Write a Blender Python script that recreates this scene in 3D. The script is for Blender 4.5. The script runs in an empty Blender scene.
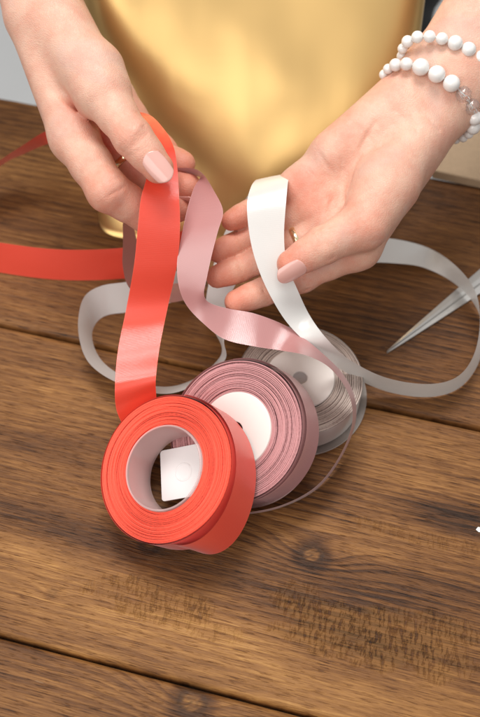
import bpy, math, random
import numpy as np
from mathutils import Vector, Matrix

rng = np.random.RandomState(7)
random.seed(7)
scene = bpy.context.scene
col = scene.collection
R = math.radians

# ------------------------------------------------------------------ camera
FOC, PITCH, DIST = 1000.0, R(58), 0.62
CAM = np.array([0, -DIST * math.cos(PITCH), DIST * math.sin(PITCH)])
FW = np.array([0, math.cos(PITCH), -math.sin(PITCH)])
UP = np.array([0, math.sin(PITCH), math.cos(PITCH)])
RT = np.array([1.0, 0, 0])
cd = bpy.data.cameras.new('camera')
cam = bpy.data.objects.new('camera', cd); col.objects.link(cam)
cam.location = CAM; cam.rotation_euler = (math.pi / 2 - PITCH, 0, 0)
cd.sensor_fit = 'HORIZONTAL'; cd.sensor_width = 24; cd.lens = 50
cd.clip_start = 0.02; cd.clip_end = 50
cd.dof.use_dof = True; cd.dof.focus_distance = 0.545; cd.dof.aperture_fstop = 6.7
scene.camera = cam


def ray(px, py):
    return FW + RT * (px - 240) / FOC - UP * (py - 358.5) / FOC


def P(px, py, dep):                       # a point at a given distance in front of the lens
    return CAM + ray(px, py) * dep


def T(px, py, z=0.0):                     # a point at a given height above the table top
    d = ray(px, py)
    return CAM + d * (z - CAM[2]) / d[2]


def depth_of(p):
    return float(np.dot(np.asarray(p) - CAM, FW))


# ------------------------------------------------------------------ materials
def new_mat(name):
    m = bpy.data.materials.new(name); m.use_nodes = True
    nt = m.node_tree
    b = nt.nodes['Principled BSDF']
    return m, nt, b


def N(nt, t, **kw):
    n = nt.nodes.new(t)
    for k, v in kw.items():
        if k in n.inputs.keys() if isinstance(k, str) else False:
            n.inputs[k].default_value = v
        else:
            setattr(n, k, v)
    return n


def L(nt, a, b):
    nt.links.new(a, b)


def ramp(nt, fac, stops):
    r = nt.nodes.new('ShaderNodeValToRGB')
    e = r.color_ramp.elements
    while len(e) < len(stops): e.new(0.5)
    for i, (p, c) in enumerate(stops):
        e[i].position = p; e[i].color = (*c, 1)
    L(nt, fac, r.inputs[0])
    return r.outputs[0]


def mth(nt, op, a, b=None, c=None):
    n = nt.nodes.new('ShaderNodeMath'); n.operation = op
    for i, v in enumerate((a, b, c)):
        if v is None: continue
        if isinstance(v, (int, float)): n.inputs[i].default_value = v
        else: L(nt, v, n.inputs[i])
    return n.outputs[0]


def mixc(nt, f, a, b, mode='MIX'):
    n = nt.nodes.new('ShaderNodeMix'); n.data_type = 'RGBA'; n.blend_type = mode
    for s, v in ((n.inputs[0], f), (n.inputs[6], a), (n.inputs[7], b)):
        if isinstance(v, (int, float)): s.default_value = v
        elif isinstance(v, tuple): s.default_value = (*v, 1)
        else: L(nt, v, s)
    return n.outputs[2]


def bump(nt, bsdf, h, strength=0.3, dist=0.001, prev=None):
    n = nt.nodes.new('ShaderNodeBump')
    n.inputs['Strength'].default_value = strength
    n.inputs['Distance'].default_value = dist
    L(nt, h, n.inputs['Height'])
    if prev is not None: L(nt, prev, n.inputs['Normal'])
    L(nt, n.outputs[0], bsdf.inputs['Normal'])
    return n.outputs[0]


def attr(nt, name):
    a = nt.nodes.new('ShaderNodeAttribute'); a.attribute_name = name
    return a.outputs['Fac']


def noise(nt, vec, scale, detail=3, rough=0.55, dims='3D'):
    n = nt.nodes.new('ShaderNodeTexNoise'); n.noise_dimensions = dims
    n.inputs['Scale'].default_value = scale
    n.inputs['Detail'].default_value = detail
    n.inputs['Roughness'].default_value = rough
    if vec is not None: L(nt, vec, n.inputs['Vector'])
    return n.outputs['Fac']


def satin(name, base, edge=None, rough=0.34, trans=0.12, sheen=0.25, spec=0.55):
    m, nt, b = new_mat(name)
    uv = nt.nodes.new('ShaderNodeUVMap').outputs[0]
    sep = nt.nodes.new('ShaderNodeSeparateXYZ'); L(nt, uv, sep.inputs[0])
    u, v = sep.outputs[0], sep.outputs[1]
    # woven selvedge: a slightly different, raised line along each border
    d = mth(nt, 'ABSOLUTE', mth(nt, 'SUBTRACT', v, 0.5))
    sel = mth(nt, 'GREATER_THAN', d, 0.485)
    nz = noise(nt, None, 90, 3)
    tex = nt.nodes.new('ShaderNodeTexCoord').outputs['Object']
    big = noise(nt, tex, 38, 2)
    c0 = mixc(nt, mth(nt, 'MULTIPLY', big, 0.35), base, tuple(x * 0.82 for x in base))
    ec = edge or tuple(min(1, x * 1.15 + 0.03) for x in base)
    c1 = mixc(nt, sel, c0, ec)
    L(nt, c1, b.inputs['Base Color'])
    b.inputs['Roughness'].default_value = rough
    b.inputs['Anisotropic'].default_value = 0.7
    b.inputs['Anisotropic Rotation'].default_value = 0.25
    tg = nt.nodes.new('ShaderNodeTangent'); tg.direction_type = 'UV_MAP'
    L(nt, tg.outputs[0], b.inputs['Tangent'])
    b.inputs['Specular IOR Level'].default_value = spec
    b.inputs['Sheen Weight'].default_value = sheen
    b.inputs['Sheen Roughness'].default_value = 0.4
    # fine ribs across the ribbon plus a soft crumple
    rib = mth(nt, 'SINE', mth(nt, 'MULTIPLY', u, 2 * math.pi / 0.0006))
    cr = noise(nt, tex, 120, 2)
    h = mth(nt, 'ADD', mth(nt, 'MULTIPLY', rib, 0.12), mth(nt, 'ADD', mth(nt, 'MULTIPLY', cr, 0.8), mth(nt, 'MULTIPLY', sel, 0.15)))
    bump(nt, b, h, 0.22, 0.0006)
    if trans:
        tr = nt.nodes.new('ShaderNodeBsdfTranslucent'); L(nt, c1, tr.inputs[0])
        mx = nt.nodes.new('ShaderNodeMixShader'); mx.inputs[0].default_value = trans
        L(nt, b.outputs[0], mx.inputs[1]); L(nt, tr.outputs[0], mx.inputs[2])
        L(nt, mx.outputs[0], nt.nodes['Material Output'].inputs['Surface'])
    return m


def wound(name, base, dark):
    """ribbon edges seen on the side of a roll; 'lay' is a per-layer random value"""
    m, nt, b = new_mat(name)
    lay = attr(nt, 'lay')
    tex = nt.nodes.new('ShaderNodeTexCoord').outputs['Object']
    nz = noise(nt, tex, 900, 2)
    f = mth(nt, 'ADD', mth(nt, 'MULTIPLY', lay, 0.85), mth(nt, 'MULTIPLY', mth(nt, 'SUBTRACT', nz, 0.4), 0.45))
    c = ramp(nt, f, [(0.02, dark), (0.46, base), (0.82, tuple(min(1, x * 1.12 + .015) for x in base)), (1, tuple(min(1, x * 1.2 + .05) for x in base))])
    L(nt, c, b.inputs['Base Color'])
    b.inputs['Roughness'].default_value = 0.62
    b.inputs['Specular IOR Level'].default_value = 0.3
    b.inputs['Sheen Weight'].default_value = 0.2
    bump(nt, b, noise(nt, tex, 1600, 2), 0.3, 0.0003)
    return m


def plain(name, c, rough=0.5, metal=0, spec=0.5, nscale=0, var=0.1, bstr=0.1):
    m, nt, b = new_mat(name)
    b.inputs['Roughness'].default_value = rough
    b.inputs['Metallic'].default_value = metal
    b.inputs['Specular IOR Level'].default_value = spec
    b.inputs['Base Color'].default_value = (*c, 1)
    if nscale:
        tex = nt.nodes.new('ShaderNodeTexCoord').outputs['Object']
        nz = noise(nt, tex, nscale, 4)
        L(nt, mixc(nt, nz, tuple(x * (1 - var) for x in c), tuple(min(1, x * (1 + var)) for x in c)), b.inputs['Base Color'])
        bump(nt, b, nz, bstr, 0.0008)
    return m


def clear_plastic(name, c, alpha=0.5, rough=0.25):
    m, nt, b = new_mat(name)
    b.inputs['Base Color'].default_value = (*c, 1)
    b.inputs['Roughness'].default_value = rough
    tr = nt.nodes.new('ShaderNodeBsdfTransparent'); tr.inputs[0].default_value = (0.97, 0.95, 0.95, 1)
    mx = nt.nodes.new('ShaderNodeMixShader'); mx.inputs[0].default_value = alpha
    L(nt, tr.outputs[0], mx.inputs[1]); L(nt, b.outputs[0], mx.inputs[2])
    L(nt, mx.outputs[0], nt.nodes['Material Output'].inputs['Surface'])
    return m


def wood_mat():
    m, nt, b = new_mat('stained_pine')
    ph, tone, knot, scuff = attr(nt, 'phase'), attr(nt, 'tone'), attr(nt, 'knot'), attr(nt, 'scuff')
    au, av = attr(nt, 'along'), attr(nt, 'across')

    def vec(x, y, z=0.0):
        c = nt.nodes.new('ShaderNodeCombineXYZ')
        for i, s in enumerate((x, y, z)):
            if isinstance(s, (int, float)): c.inputs[i].default_value = s
            else: L(nt, s, c.inputs[i])
        return c.outputs[0]
    # growth rings follow the phase field; the slow x term lets them fade along the plank
    g1 = noise(nt, vec(mth(nt, 'MULTIPLY', ph, 1.0), mth(nt, 'MULTIPLY', au, 0.03)), 170, 4, 0.62)
    g2 = noise(nt, vec(mth(nt, 'MULTIPLY', ph, 1.0), mth(nt, 'MULTIPLY', au, 0.035), 3.7), 640, 3, 0.62)
    fib = noise(nt, vec(mth(nt, 'MULTIPLY', av, 1.0), mth(nt, 'MULTIPLY', au, 0.03), 9.1), 1700, 3, 0.7)
    blot = noise(nt, vec(mth(nt, 'MULTIPLY', av, 1.0), mth(nt, 'MULTIPLY', au, 0.16)), 24, 4, 0.6)
    # early wood darkens slowly into a late-wood line, then breaks off sharply
    sw = mth(nt, 'FRACT', mth(nt, 'MULTIPLY_ADD', ph, 205.0, mth(nt, 'MULTIPLY', g1, 2.6)))
    late = mth(nt, 'MULTIPLY', ramp_f(nt, sw, 0.30, 0.93), mth(nt, 'SUBTRACT', 1.0, ramp_f(nt, sw, 0.95, 1.0)))
    fade = ramp_f(nt, noise(nt, vec(mth(nt, 'MULTIPLY', av, 1.0), mth(nt, 'MULTIPLY', au, 0.22), 3.3), 26, 2), 0.30, 0.68)
    pore = ramp_f(nt, noise(nt, vec(av, mth(nt, 'MULTIPLY', au, 0.05), 31.0), 1500, 2, 0.6), 0.58, 0.66)
    f = mth(nt, 'ADD', mth(nt, 'MULTIPLY', g1, 0.24), mth(nt, 'MULTIPLY', g2, 0.36))
    f = mth(nt, 'ADD', f, mth(nt, 'MULTIPLY', fib, 0.72))
    f = mth(nt, 'ADD', f, mth(nt, 'MULTIPLY', mth(nt, 'SUBTRACT', blot, 0.5), 0.42))
    f = mth(nt, 'ADD', f, mth(nt, 'MULTIPLY', tone, 0.26))
    f = mth(nt, 'SUBTRACT', f, mth(nt, 'MULTIPLY', mth(nt, 'MULTIPLY', late, mth(nt, 'MULTIPLY_ADD', fade, .90, .10)), 0.20))
    f = mth(nt, 'SUBTRACT', f, mth(nt, 'MULTIPLY', pore, 0.20))
    lwl = late
    f = mth(nt, 'SUBTRACT', f, 0.135)
    c = ramp(nt, f, [(0.10, (0.020, 0.0080, 0.003)), (0.30, (0.075, 0.028, 0.008)), (0.50, (0.170, 0.069, 0.019)),
                     (0.70, (0.305, 0.140, 0.041)), (0.95, (0.56, 0.30, 0.095))])
    # rough-sawn scuffs: short dark ridges standing across the grain
    rid = noise(nt, vec(mth(nt, 'MULTIPLY', au, 1.0), mth(nt, 'MULTIPLY', av, 0.32)), 360, 4, 0.72)
    pat = noise(nt, vec(au, av, 5.0), 75, 4, 0.65)
    rg = mth(nt, 'MULTIPLY', 0.30, mth(nt, 'SINE', mth(nt, 'ADD', mth(nt, 'MULTIPLY_ADD', au, 2300.0, mth(nt, 'MULTIPLY', pat, 9.0)), mth(nt, 'MULTIPLY', av, 520.0))))
    dk = ramp_f(nt, mth(nt, 'ADD', rg, mth(nt, 'MULTIPLY', mth(nt, 'SUBTRACT', rid, 0.5), 9.0)), 0.0, 0.9)
    pm = ramp_f(nt, noise(nt, vec(mth(nt, 'MULTIPLY', au, .6), av, 8.0), 85, 4, 0.7), 0.42, 0.62)
    c = mixc(nt, mth(nt, 'MULTIPLY', mth(nt, 'MULTIPLY', scuff, pm), mth(nt, 'MULTIPLY', dk, 0.50)), c, (0.024, 0.011, 0.005))
    c = mixc(nt, mth(nt, 'MULTIPLY', mth(nt, 'MULTIPLY', scuff, mth(nt, 'SUBTRACT', 1.0, dk)), 0.22), c, (0.33, 0.165, 0.045))
    c = mixc(nt, mth(nt, 'MULTIPLY', knot, 0.95), c, (0.03, 0.013, 0.006))
    # little pale scratches along the fibre
    sc = noise(nt, vec(mth(nt, 'MULTIPLY', av, 1.0), mth(nt, 'MULTIPLY', au, 0.10), 21.0), 650, 1, 0.5)
    scm = ramp_f(nt, sc, 0.79, 0.84)
    c = mixc(nt, mth(nt, 'MULTIPLY', scm, 0.35), c, (0.55, 0.40, 0.24))
    L(nt, c, b.inputs['Base Color'])
    rr = mth(nt, 'MULTIPLY_ADD', g2, 0.25, 0.40)
    L(nt, mth(nt, 'ADD', rr, mth(nt, 'MULTIPLY', scuff, 0.12)), b.inputs['Roughness'])
    b.inputs['Specular IOR Level'].default_value = 0.28
    h = mth(nt, 'ADD', mth(nt, 'MULTIPLY', g2, 0.6), mth(nt, 'MULTIPLY', fib, 0.5))
    h = mth(nt, 'ADD', h, mth(nt, 'MULTIPLY', mth(nt, 'MULTIPLY', scuff, dk), -1.6))
    h = mth(nt, 'SUBTRACT', h, mth(nt, 'ADD', mth(nt, 'MULTIPLY', lwl, .30), mth(nt, 'MULTIPLY', pore, .35)))
    bump(nt, b, h, 0.55, 0.0011)
    return m


def ramp_f(nt, v, lo, hi):
    n = nt.nodes.new('ShaderNodeMapRange'); n.interpolation_type = 'SMOOTHSTEP'
    n.inputs[1].default_value = lo; n.inputs[2].default_value = hi
    L(nt, v, n.inputs[0])
    return n.outputs[0]


def skin_mat():
    m, nt, b = new_mat('skin')
    tex = nt.nodes.new('ShaderNodeTexCoord').outputs['Object']
    red = attr(nt, 'red')
    mot = noise(nt, tex, 75, 4, 0.6)
    mot2 = noise(nt, tex, 260, 3, 0.6)
    vein = noise(nt, tex, 42, 1, 0.4)
    c = mixc(nt, ramp_f(nt, mot, 0.30, 0.72), (0.76, 0.475, 0.355), (0.70, 0.365, 0.265))
    c = mixc(nt, mth(nt, 'MULTIPLY', ramp_f(nt, vein, 0.53, 0.64), 0.26), c, (0.56, 0.42, 0.37))
    rf = mth(nt, 'ADD', mth(nt, 'MULTIPLY', red, 1.2), mth(nt, 'MULTIPLY', mth(nt, 'SUBTRACT', mot2, 0.5), 0.6))
    c = mixc(nt, ramp_f(nt, rf, 0.0, 1.0), c, (0.68, 0.25, 0.165))
    L(nt, c, b.inputs['Base Color'])
    b.inputs['Roughness'].default_value = 0.47
    b.inputs['Specular IOR Level'].default_value = 0.42
    b.inputs['Subsurface Weight'].default_value = 0.22
    b.inputs['Subsurface Radius'].default_value = (1.0, 0.35, 0.2)
    b.inputs['Subsurface Scale'].default_value = 0.004
    vo = nt.nodes.new('ShaderNodeTexVoronoi'); vo.feature = 'DISTANCE_TO_EDGE'
    vo.inputs['Scale'].default_value = 900
    wr = nt.nodes.new('ShaderNodeMapping'); L(nt, tex, wr.inputs[0])
    L(nt, wr.outputs[0], vo.inputs['Vector'])
    lines = noise(nt, tex, 330, 4, 0.65)
    h = mth(nt, 'ADD', mth(nt, 'MULTIPLY', ramp_f(nt, vo.outputs['Distance'], 0.0, 0.25), 0.35), lines)
    bump(nt, b, h, 0.38, 0.0007)
    return m


M = {}
M['orange'] = satin('orange_satin', (0.90, 0.080, 0.042), edge=(0.92, 0.11, 0.06), rough=0.27, trans=0.10, spec=0.85)
M['orange_edge'] = wound('orange_ribbon_edges', (0.90, 0.100, 0.052), (0.30, 0.012, 0.010))
M['pink'] = satin('dusty_pink_satin', (0.58, 0.275, 0.265), edge=(0.64, 0.34, 0.33), rough=0.21, trans=0.18, spec=1.0)
M['pink_edge'] = wound('dusty_pink_ribbon_edges', (0.56, 0.275, 0.275), (0.11, 0.03, 0.035))
M['white'] = satin('white_satin', (0.74, 0.735, 0.705), edge=(0.77, 0.765, 0.735), rough=0.25, trans=0.10, spec=0.9, sheen=0.3)
M['white_edge'] = wound('white_ribbon_edges', (0.54, 0.44, 0.385), (0.15, 0.10, 0.08))
M['plastic'] = clear_plastic('frosted_plastic', (0.88, 0.66, 0.63), 0.42, 0.3)  # pink tint paints the light passing through the red ribbon
M['flange'] = clear_plastic('clear_flange', (0.74, 0.70, 0.66), 0.42, 0.15)
M['label'] = plain('white_label_paper', (0.80, 0.74, 0.69), 0.6, nscale=60, var=0.05, bstr=0.05)
M['hub'] = plain('grey_hub', (0.40, 0.36, 0.34), 0.5)
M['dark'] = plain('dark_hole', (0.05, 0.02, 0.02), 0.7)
M['tab'] = plain('white_tab_plastic', (0.82, 0.80, 0.79), 0.35)
M['wood'] = wood_mat()
M['skin'] = skin_mat()
M['nail'] = plain('nude_nail_polish', (0.70, 0.385, 0.33), 0.17, spec=0.7)
M['goldring'] = plain('polished_gold', (0.92, 0.74, 0.48), 0.14, 1.0)
M['steel'] = plain('brushed_steel', (0.46, 0.45, 0.43), 0.38, 0.6, nscale=140, var=0.12, bstr=0.05)
M['etch'] = plain('etched_grey', (0.16, 0.15, 0.15), 0.6)
M['black'] = plain('black_plastic', (0.012, 0.012, 0.013), 0.45)
M['kraft'] = plain('kraft_board', (0.46, 0.33, 0.21), 0.75, nscale=220, var=0.12, bstr=0.1)
M['bead'] = plain('white_glass_bead', (0.84, 0.82, 0.79), 0.16, spec=0.6)
M['pearl'] = plain('pearl_bead', (0.80, 0.77, 0.74), 0.2, spec=0.7)
M['paper'] = plain('white_paper', (0.8, 0.8, 0.78), 0.7)
M['cloth'] = plain('black_cloth', (0.012, 0.011, 0.012), 0.85, nscale=300, var=0.3)
M['floor'] = plain('pale_floor', (0.52, 0.53, 0.53), 0.6, nscale=3, var=0.08)
M['under'] = plain('dark_wood_underside', (0.03, 0.015, 0.008), 0.8)

mcr, nt, b = new_mat('clear_crystal')
b.inputs['Base Color'].default_value = (0.97, 0.97, 0.97, 1)
b.inputs['Roughness'].default_value = 0.03
b.inputs['IOR'].default_value = 1.5
b.inputs['Transmission Weight'].default_value = 0.92
M['crystal'] = mcr

mg, nt, b = new_mat('gold_foil')
tex = nt.nodes.new('ShaderNodeTexCoord').outputs['Object']
b.inputs['Base Color'].default_value = (0.66, 0.44, 0.175, 1)
b.inputs['Metallic'].default_value = 0.85
b.inputs['Roughness'].default_value = 0.35
bump(nt, b, noise(nt, tex, 8, 2, 0.5), 0.5, 0.02)
M['gold'] = mg


# ------------------------------------------------------------------ objects
def tag(o, label=None, cat=None, group=None, kind=None):
    if label: o['label'] = label
    if cat: o['category'] = cat
    if group: o['group'] = group
    if kind: o['kind'] = kind
    return o


def empty(name, loc, label, cat, group=None):
    o = bpy.data.objects.new(name, None); col.objects.link(o)
    o.empty_display_size = 0.02
    o.location = Vector(loc)
    return tag(o, label, cat, group)


def world_loc(o):
    l = Vector((0, 0, 0))
    while o is not None:
        l = l + o.location; o = o.parent
    return np.array(l)


def mesh(name, V, F, mat, parent=None, smooth=True, uv=None, attrs=None, origin=None):
    """V in world coordinates; stored relative to the parent or to its own centre"""
    V = np.asarray(V, float)
    me = bpy.data.meshes.new(name)
    if parent is not None:
        off = world_loc(parent); o_loc = np.zeros(3)
    else:
        off = np.array(origin) if origin is not None else np.array([V[:, 0].mean(), V[:, 1].mean(), V[:, 2].min()])
        o_loc = off
    F = [tuple(int(i) for i in f) for f in F]
    me.from_pydata((V - off).tolist(), [], F)
    if smooth: me.polygons.foreach_set('use_smooth', [True] * len(me.polygons))
    if uv is not None:
        ul = me.uv_layers.new(name='UVMap')
        idx = np.zeros(len(me.loops), dtype=np.int32); me.loops.foreach_get('vertex_index', idx)
        ul.data.foreach_set('uv', np.asarray(uv)[idx].ravel())
    for k, a in (attrs or {}).items():
        at = me.attributes.new(k, 'FLOAT', 'POINT'); at.data.foreach_set('value', np.asarray(a, dtype=np.float32))
    me.materials.append(mat)
    o = bpy.data.objects.new(name, me); col.objects.link(o)
    o.location = Vector(o_loc)
    o.parent = parent
    me.update()
    return o


def bevel(o, w, seg=2):
    m = o.modifiers.new('bevel', 'BEVEL'); m.width = w; m.segments = seg; m.limit_method = 'ANGLE'
    return o


def solid(o, t):
    m = o.modifiers.new('thickness', 'SOLIDIFY'); m.thickness = t; m.offset = 0
    return o


def grid_faces(nu, nv, closed_u=False, closed_v=False):
    F = []
    for i in range(nu if closed_u else nu - 1):
        for j in range(nv if closed_v else nv - 1):
            a = i * nv + j; b_ = ((i + 1) % nu) * nv + j
            c = ((i + 1) % nu) * nv + (j + 1) % nv; d = i * nv + (j + 1) % nv
            F.append((a, b_, c, d))
    return F


def catmull(pts, n_per=14):
    pts = np.asarray(pts, float)
    E_ = np.vstack([2 * pts[0] - pts[1], pts, 2 * pts[-1] - pts[-2]])
    out = []
    for i in range(1, len(E_) - 2):
        p0, p1, p2, p3 = E_[i - 1], E_[i], E_[i + 1], E_[i + 2]
        for t in np.linspace(0, 1, n_per, endpoint=False):
            out.append(0.5 * ((2 * p1) + (-p0 + p2) * t + (2 * p0 - 5 * p1 + 4 * p2 - p3) * t * t + (-p0 + 3 * p1 - 3 * p2 + p3) * t ** 3))
    out.append(E_[-2])
    return np.array(out)


def strip(name, edges, mat, parent, nv=9, cup=0.00035, n_per=14, thick=0.00016):
    """a ribbon from a list of (point on one border, point on the other border)"""
    A = catmull([e[0] for e in edges], n_per); B = catmull([e[1] for e in edges], n_per)
    # light smoothing keeps the borders from kinking
    for _ in range(3):
        for X in (A, B):
            X[1:-1] = 0.25 * X[:-2] + 0.5 * X[1:-1] + 0.25 * X[2:]
    mid = (A + B) / 2
    s = np.concatenate([[0], np.cumsum(np.linalg.norm(np.diff(mid, axis=0), axis=1))])
    tan = np.gradient(mid, axis=0)
    nrm = np.cross(tan, B - A); nrm /= (np.linalg.norm(nrm, axis=1)[:, None] + 1e-12)
    V, UV = [], []
    for i in range(len(A)):
        for j in range(nv):
            t = j / (nv - 1)
            w = cup * math.sin(math.pi * t) * math.sin(s[i] * 55)
            V.append(A[i] * (1 - t) + B[i] * t + nrm[i] * w); UV.append((s[i], t))
    return mesh(name, V, grid_faces(len(A), nv), mat, parent, uv=UV)


def frame_of(n):
    n = np.asarray(n, float); n = n / np.linalg.norm(n)
    a = np.cross([0, 0, 1.0], n)
    a = a / np.linalg.norm(a) if np.linalg.norm(a) > 1e-4 else np.array([1.0, 0, 0])
    return a, np.cross(n, a), n


def lathe(name, prof, center, n, mat, parent, seg=96, closed=False, attrs_prof=None, wob=None, uv=False):
    """prof: list of (radius, axial)"""
    a, b_, n = frame_of(n)
    V, UV, AT = [], [], []
    k = len(prof)
    for i in range(seg):
        t = 2 * math.pi * i / seg
        d = a * math.cos(t) + b_ * math.sin(t)
        for j, (r, h) in enumerate(prof):
            dr, dh = wob(t, j, r, h) if wob else (0, 0)
            V.append(center + d * (r + dr) + n * (h + dh))
            UV.append((t * r, j / max(1, k - 1)))
            if attrs_prof is not None: AT.append(attrs_prof[j])
    return mesh(name, V, grid_faces(seg, k, closed_u=True, closed_v=closed), mat, parent, uv=UV if uv else None,
                attrs={'lay': AT} if attrs_prof is not None else None)


def view_normal(px, py, tilt, ang):
    """disc normal that leans away from the sight line through a pixel"""
    bk = -ray(px, py); bk /= np.linalg.norm(bk)
    r_ = np.cross(UP, bk); r_ /= np.linalg.norm(r_)
    u_ = np.cross(bk, r_)
    return -math.sin(tilt) * math.cos(ang) * r_ + math.sin(tilt) * math.sin(ang) * u_ + math.cos(tilt) * bk


# ------------------------------------------------------------------ the table
YAW = R(-14.2)
DU = np.array([math.cos(YAW), math.sin(YAW), 0]); DV = np.array([-math.sin(YAW), math.cos(YAW), 0])


def to_uv(px, py):
    p = T(px, py); return float(p @ DU), float(p @ DV)


class VN:                                  # smooth value noise
    def __init__(s, seed): s.g = np.random.RandomState(seed).rand(256, 256)

    def __call__(s, x, y):
        xi = np.floor(x).astype(int); yi = np.floor(y).astype(int)
        fx = x - xi; fy = y - yi
        fx = fx * fx * (3 - 2 * fx); fy = fy * fy * (3 - 2 * fy)
        g = lambda a, c: s.g[a % 256, c % 256]
        return (g(xi, yi) * (1 - fx) + g(xi + 1, yi) * fx) * (1 - fy) + (g(xi, yi + 1) * (1 - fx) + g(xi + 1, yi + 1) * fx) * fy


table = empty('wooden_table', (0, 0, 0), 'dark stained plank table top with knots and rough scuffs under the ribbons', 'table')
KNOTS = [(312, 555, 0.0052, 1.0), (192, 702, 0.006, 0.9), (150, 545, 0.003, .8), (52, 593, 0.0018, 0.35)]
SCUFF = [(150, 600, 58, 17, .75), (372, 636, 85, 24, 1.0), (215, 632, 25, 9, .4), (440, 540, 50, 9, .3), (385, 528, 30, 6, .35), (300, 610, 20, 25, .35), (430, 640, 40, 25, 0.7)]
TONE = [(60, 400, 90, 25, .55), (120, 620, 120, 22, .75), (30, 560, 60, 22, .6), (250, 640, 60, 20, .55), (330, 690, 120, 18, .5), (60, 690, 90, 22, .45),
        (420, 480, 70, 18, .45), (460, 515, 50, 14, -1.3), (110, 545, 120, 12, -.9), (370, 590, 120, 20, -.45), (400, 320, 110, 45, -.55), (60, 180, 90, 40, .35),
        (300, 500, 70, 16, -.3), (60, 300, 90, 20, -.3), (40, 450, 60, 14, -.4), (330, 530, 60, 10, .3), (440, 690, 40, 18, .3), (440, 200, 60, 40, -.7), (370, 640, 90, 16, -.5), (70, 660, 70, 8, -.4)]
PLANKS = [(-0.430, -0.1995, 11), (-0.1972, -0.0138, 23), (-0.0112, 0.178, 37)]
for v0, v1, sd in PLANKS:
    U = np.arange(-0.46, 0.461, 0.0016); nv = int((v1 - v0) / 0.0012)
    Vv = np.linspace(v0, v1, nv)
    uu, vv = np.meshgrid(U, Vv, indexing='ij')
    n1, n2, n3 = VN(sd), VN(sd + 1), VN(sd + 2)
    ph = vv + 0.008 * (n1(uu * 2.6 + 40, vv * 7 + 40) - 0.5) + 0.0014 * (n2(uu * 11 + 40, vv * 40 + 40) - .5)
    # flat-sawn arches: the phase is stretched where the cut runs close to the pith
    ph = ph + 0.8 * (vv - (v0 + v1) / 2) ** 2 * (n3(uu * 2.0 + 90, vv * 0 + 3) - 0.3)
    knot = np.zeros_like(uu); scf = np.zeros_like(uu); tone = np.zeros_like(uu)
    for kx, ky, kr, ks in KNOTS:
        ku, kv = to_uv(kx, ky)
        if not (v0 - .01 < kv < v1 + .01): continue
        r2 = ((uu - ku) / 2.6) ** 2 + (vv - kv) ** 2
        ph = ph + 2.2 * kr * np.exp(-r2 / (2.2 * kr) ** 2) * (1 if ks > .3 else 2.0)
        rr = np.sqrt(((uu - ku) / 1.15) ** 2 + (vv - kv) ** 2)
        ring = np.exp(-((rr - kr) / (0.34 * kr)) ** 2) * .85 + .5 * np.exp(-(rr / (0.22 * kr)) ** 2)
        ring = ring + .45 * (np.sin(rr / kr * 19) > .25) * np.exp(-(rr / (.95 * kr)) ** 6); knot = np.maximum(knot, ks * np.clip(ring, 0, 1)); tone += ks * (.35 * np.exp(-(rr / (.75 * kr)) ** 2) - .7 * np.exp(-((rr - 1.5 * kr) / (.5 * kr)) ** 2))
    nn = VN(sd + 5)
    for sx, sy, hx, hy, st in SCUFF:
        su, sv = to_uv(sx, sy); w = hx * 0.00058; h = hy * 0.00062
        q = ((uu - su) / w) ** 4 + ((vv - sv) / h) ** 4 + 2.0 * (nn(uu * 60 + 50, vv * 130 + 50) - .5) + 1.2 * (nn(uu * 210 + 5, vv * 300 + 5) - .5)
        scf = np.maximum(scf, st * np.clip(1.25 - q, 0, 1))
    for sx, sy, hx, hy, st in TONE:
        su, sv = to_uv(sx, sy); w = hx * 0.00060; h = hy * 0.00066
        tone += st * np.exp(-((uu - su) / w) ** 2 - ((vv - sv + .004 * (n1(uu * 9 + 7, vv * 0 + 9) - .5)) / h) ** 2)
    e = np.minimum(vv - v0, v1 - vv)
    chip = 0.0022 + 0.0030 * nn(uu * 60 + 10, vv * 0 + 1) * (nn(uu * 11 + 30, vv * 0 + 8) > .5)
    z = -np.clip(1 - e / chip, 0, 1) ** 2 * 0.0022
    z = z + 0.0004 * (n1(uu * 6 + 11, vv * 30 + 17) - .5)
    tone = tone + 1.5 * np.exp(-(e / .0028) ** 2) * (nn(uu * 30 + 3, vv * 0 + 5) - .35)
    pts = uu[..., None] * DU + vv[..., None] * DV + z[..., None] * np.array([0, 0, 1.0])
    nu_ = len(U)
    V = pts.reshape(-1, 3)
    F = grid_faces(nu_, nv)
    at = {'phase': ph.ravel(), 'tone': tone.ravel(), 'knot': knot.ravel(), 'scuff': scf.ravel(), 'along': uu.ravel(), 'across': vv.ravel()}
    # sides and underside
    ring_i = [i * nv for i in range(nu_)] + [(nu_ - 1) * nv + j for j in range(1, nv)] + [i * nv + nv - 1 for i in range(nu_ - 2, -1, -1)] + [j for j in range(nv - 2, 0, -1)]
    base = len(V)
    low = V[ring_i].copy(); low[:, 2] = -0.032
    V = np.vstack([V, low])
    for k in at: at[k] = np.concatenate([at[k], at[k][ring_i]])
    at['tone'][base:] = -1.6
    m_ = len(ring_i)
    for i in range(m_):
        F.append((ring_i[(i + 1) % m_], ring_i[i], base + i, base + (i + 1) % m_))
    F.append(tuple(base + i for i in range(m_ - 1, -1, -1)))
    F = [tuple(reversed(f)) for f in F] if False else F
    mesh('plank', V, F, M['wood'], table, attrs=at)


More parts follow.
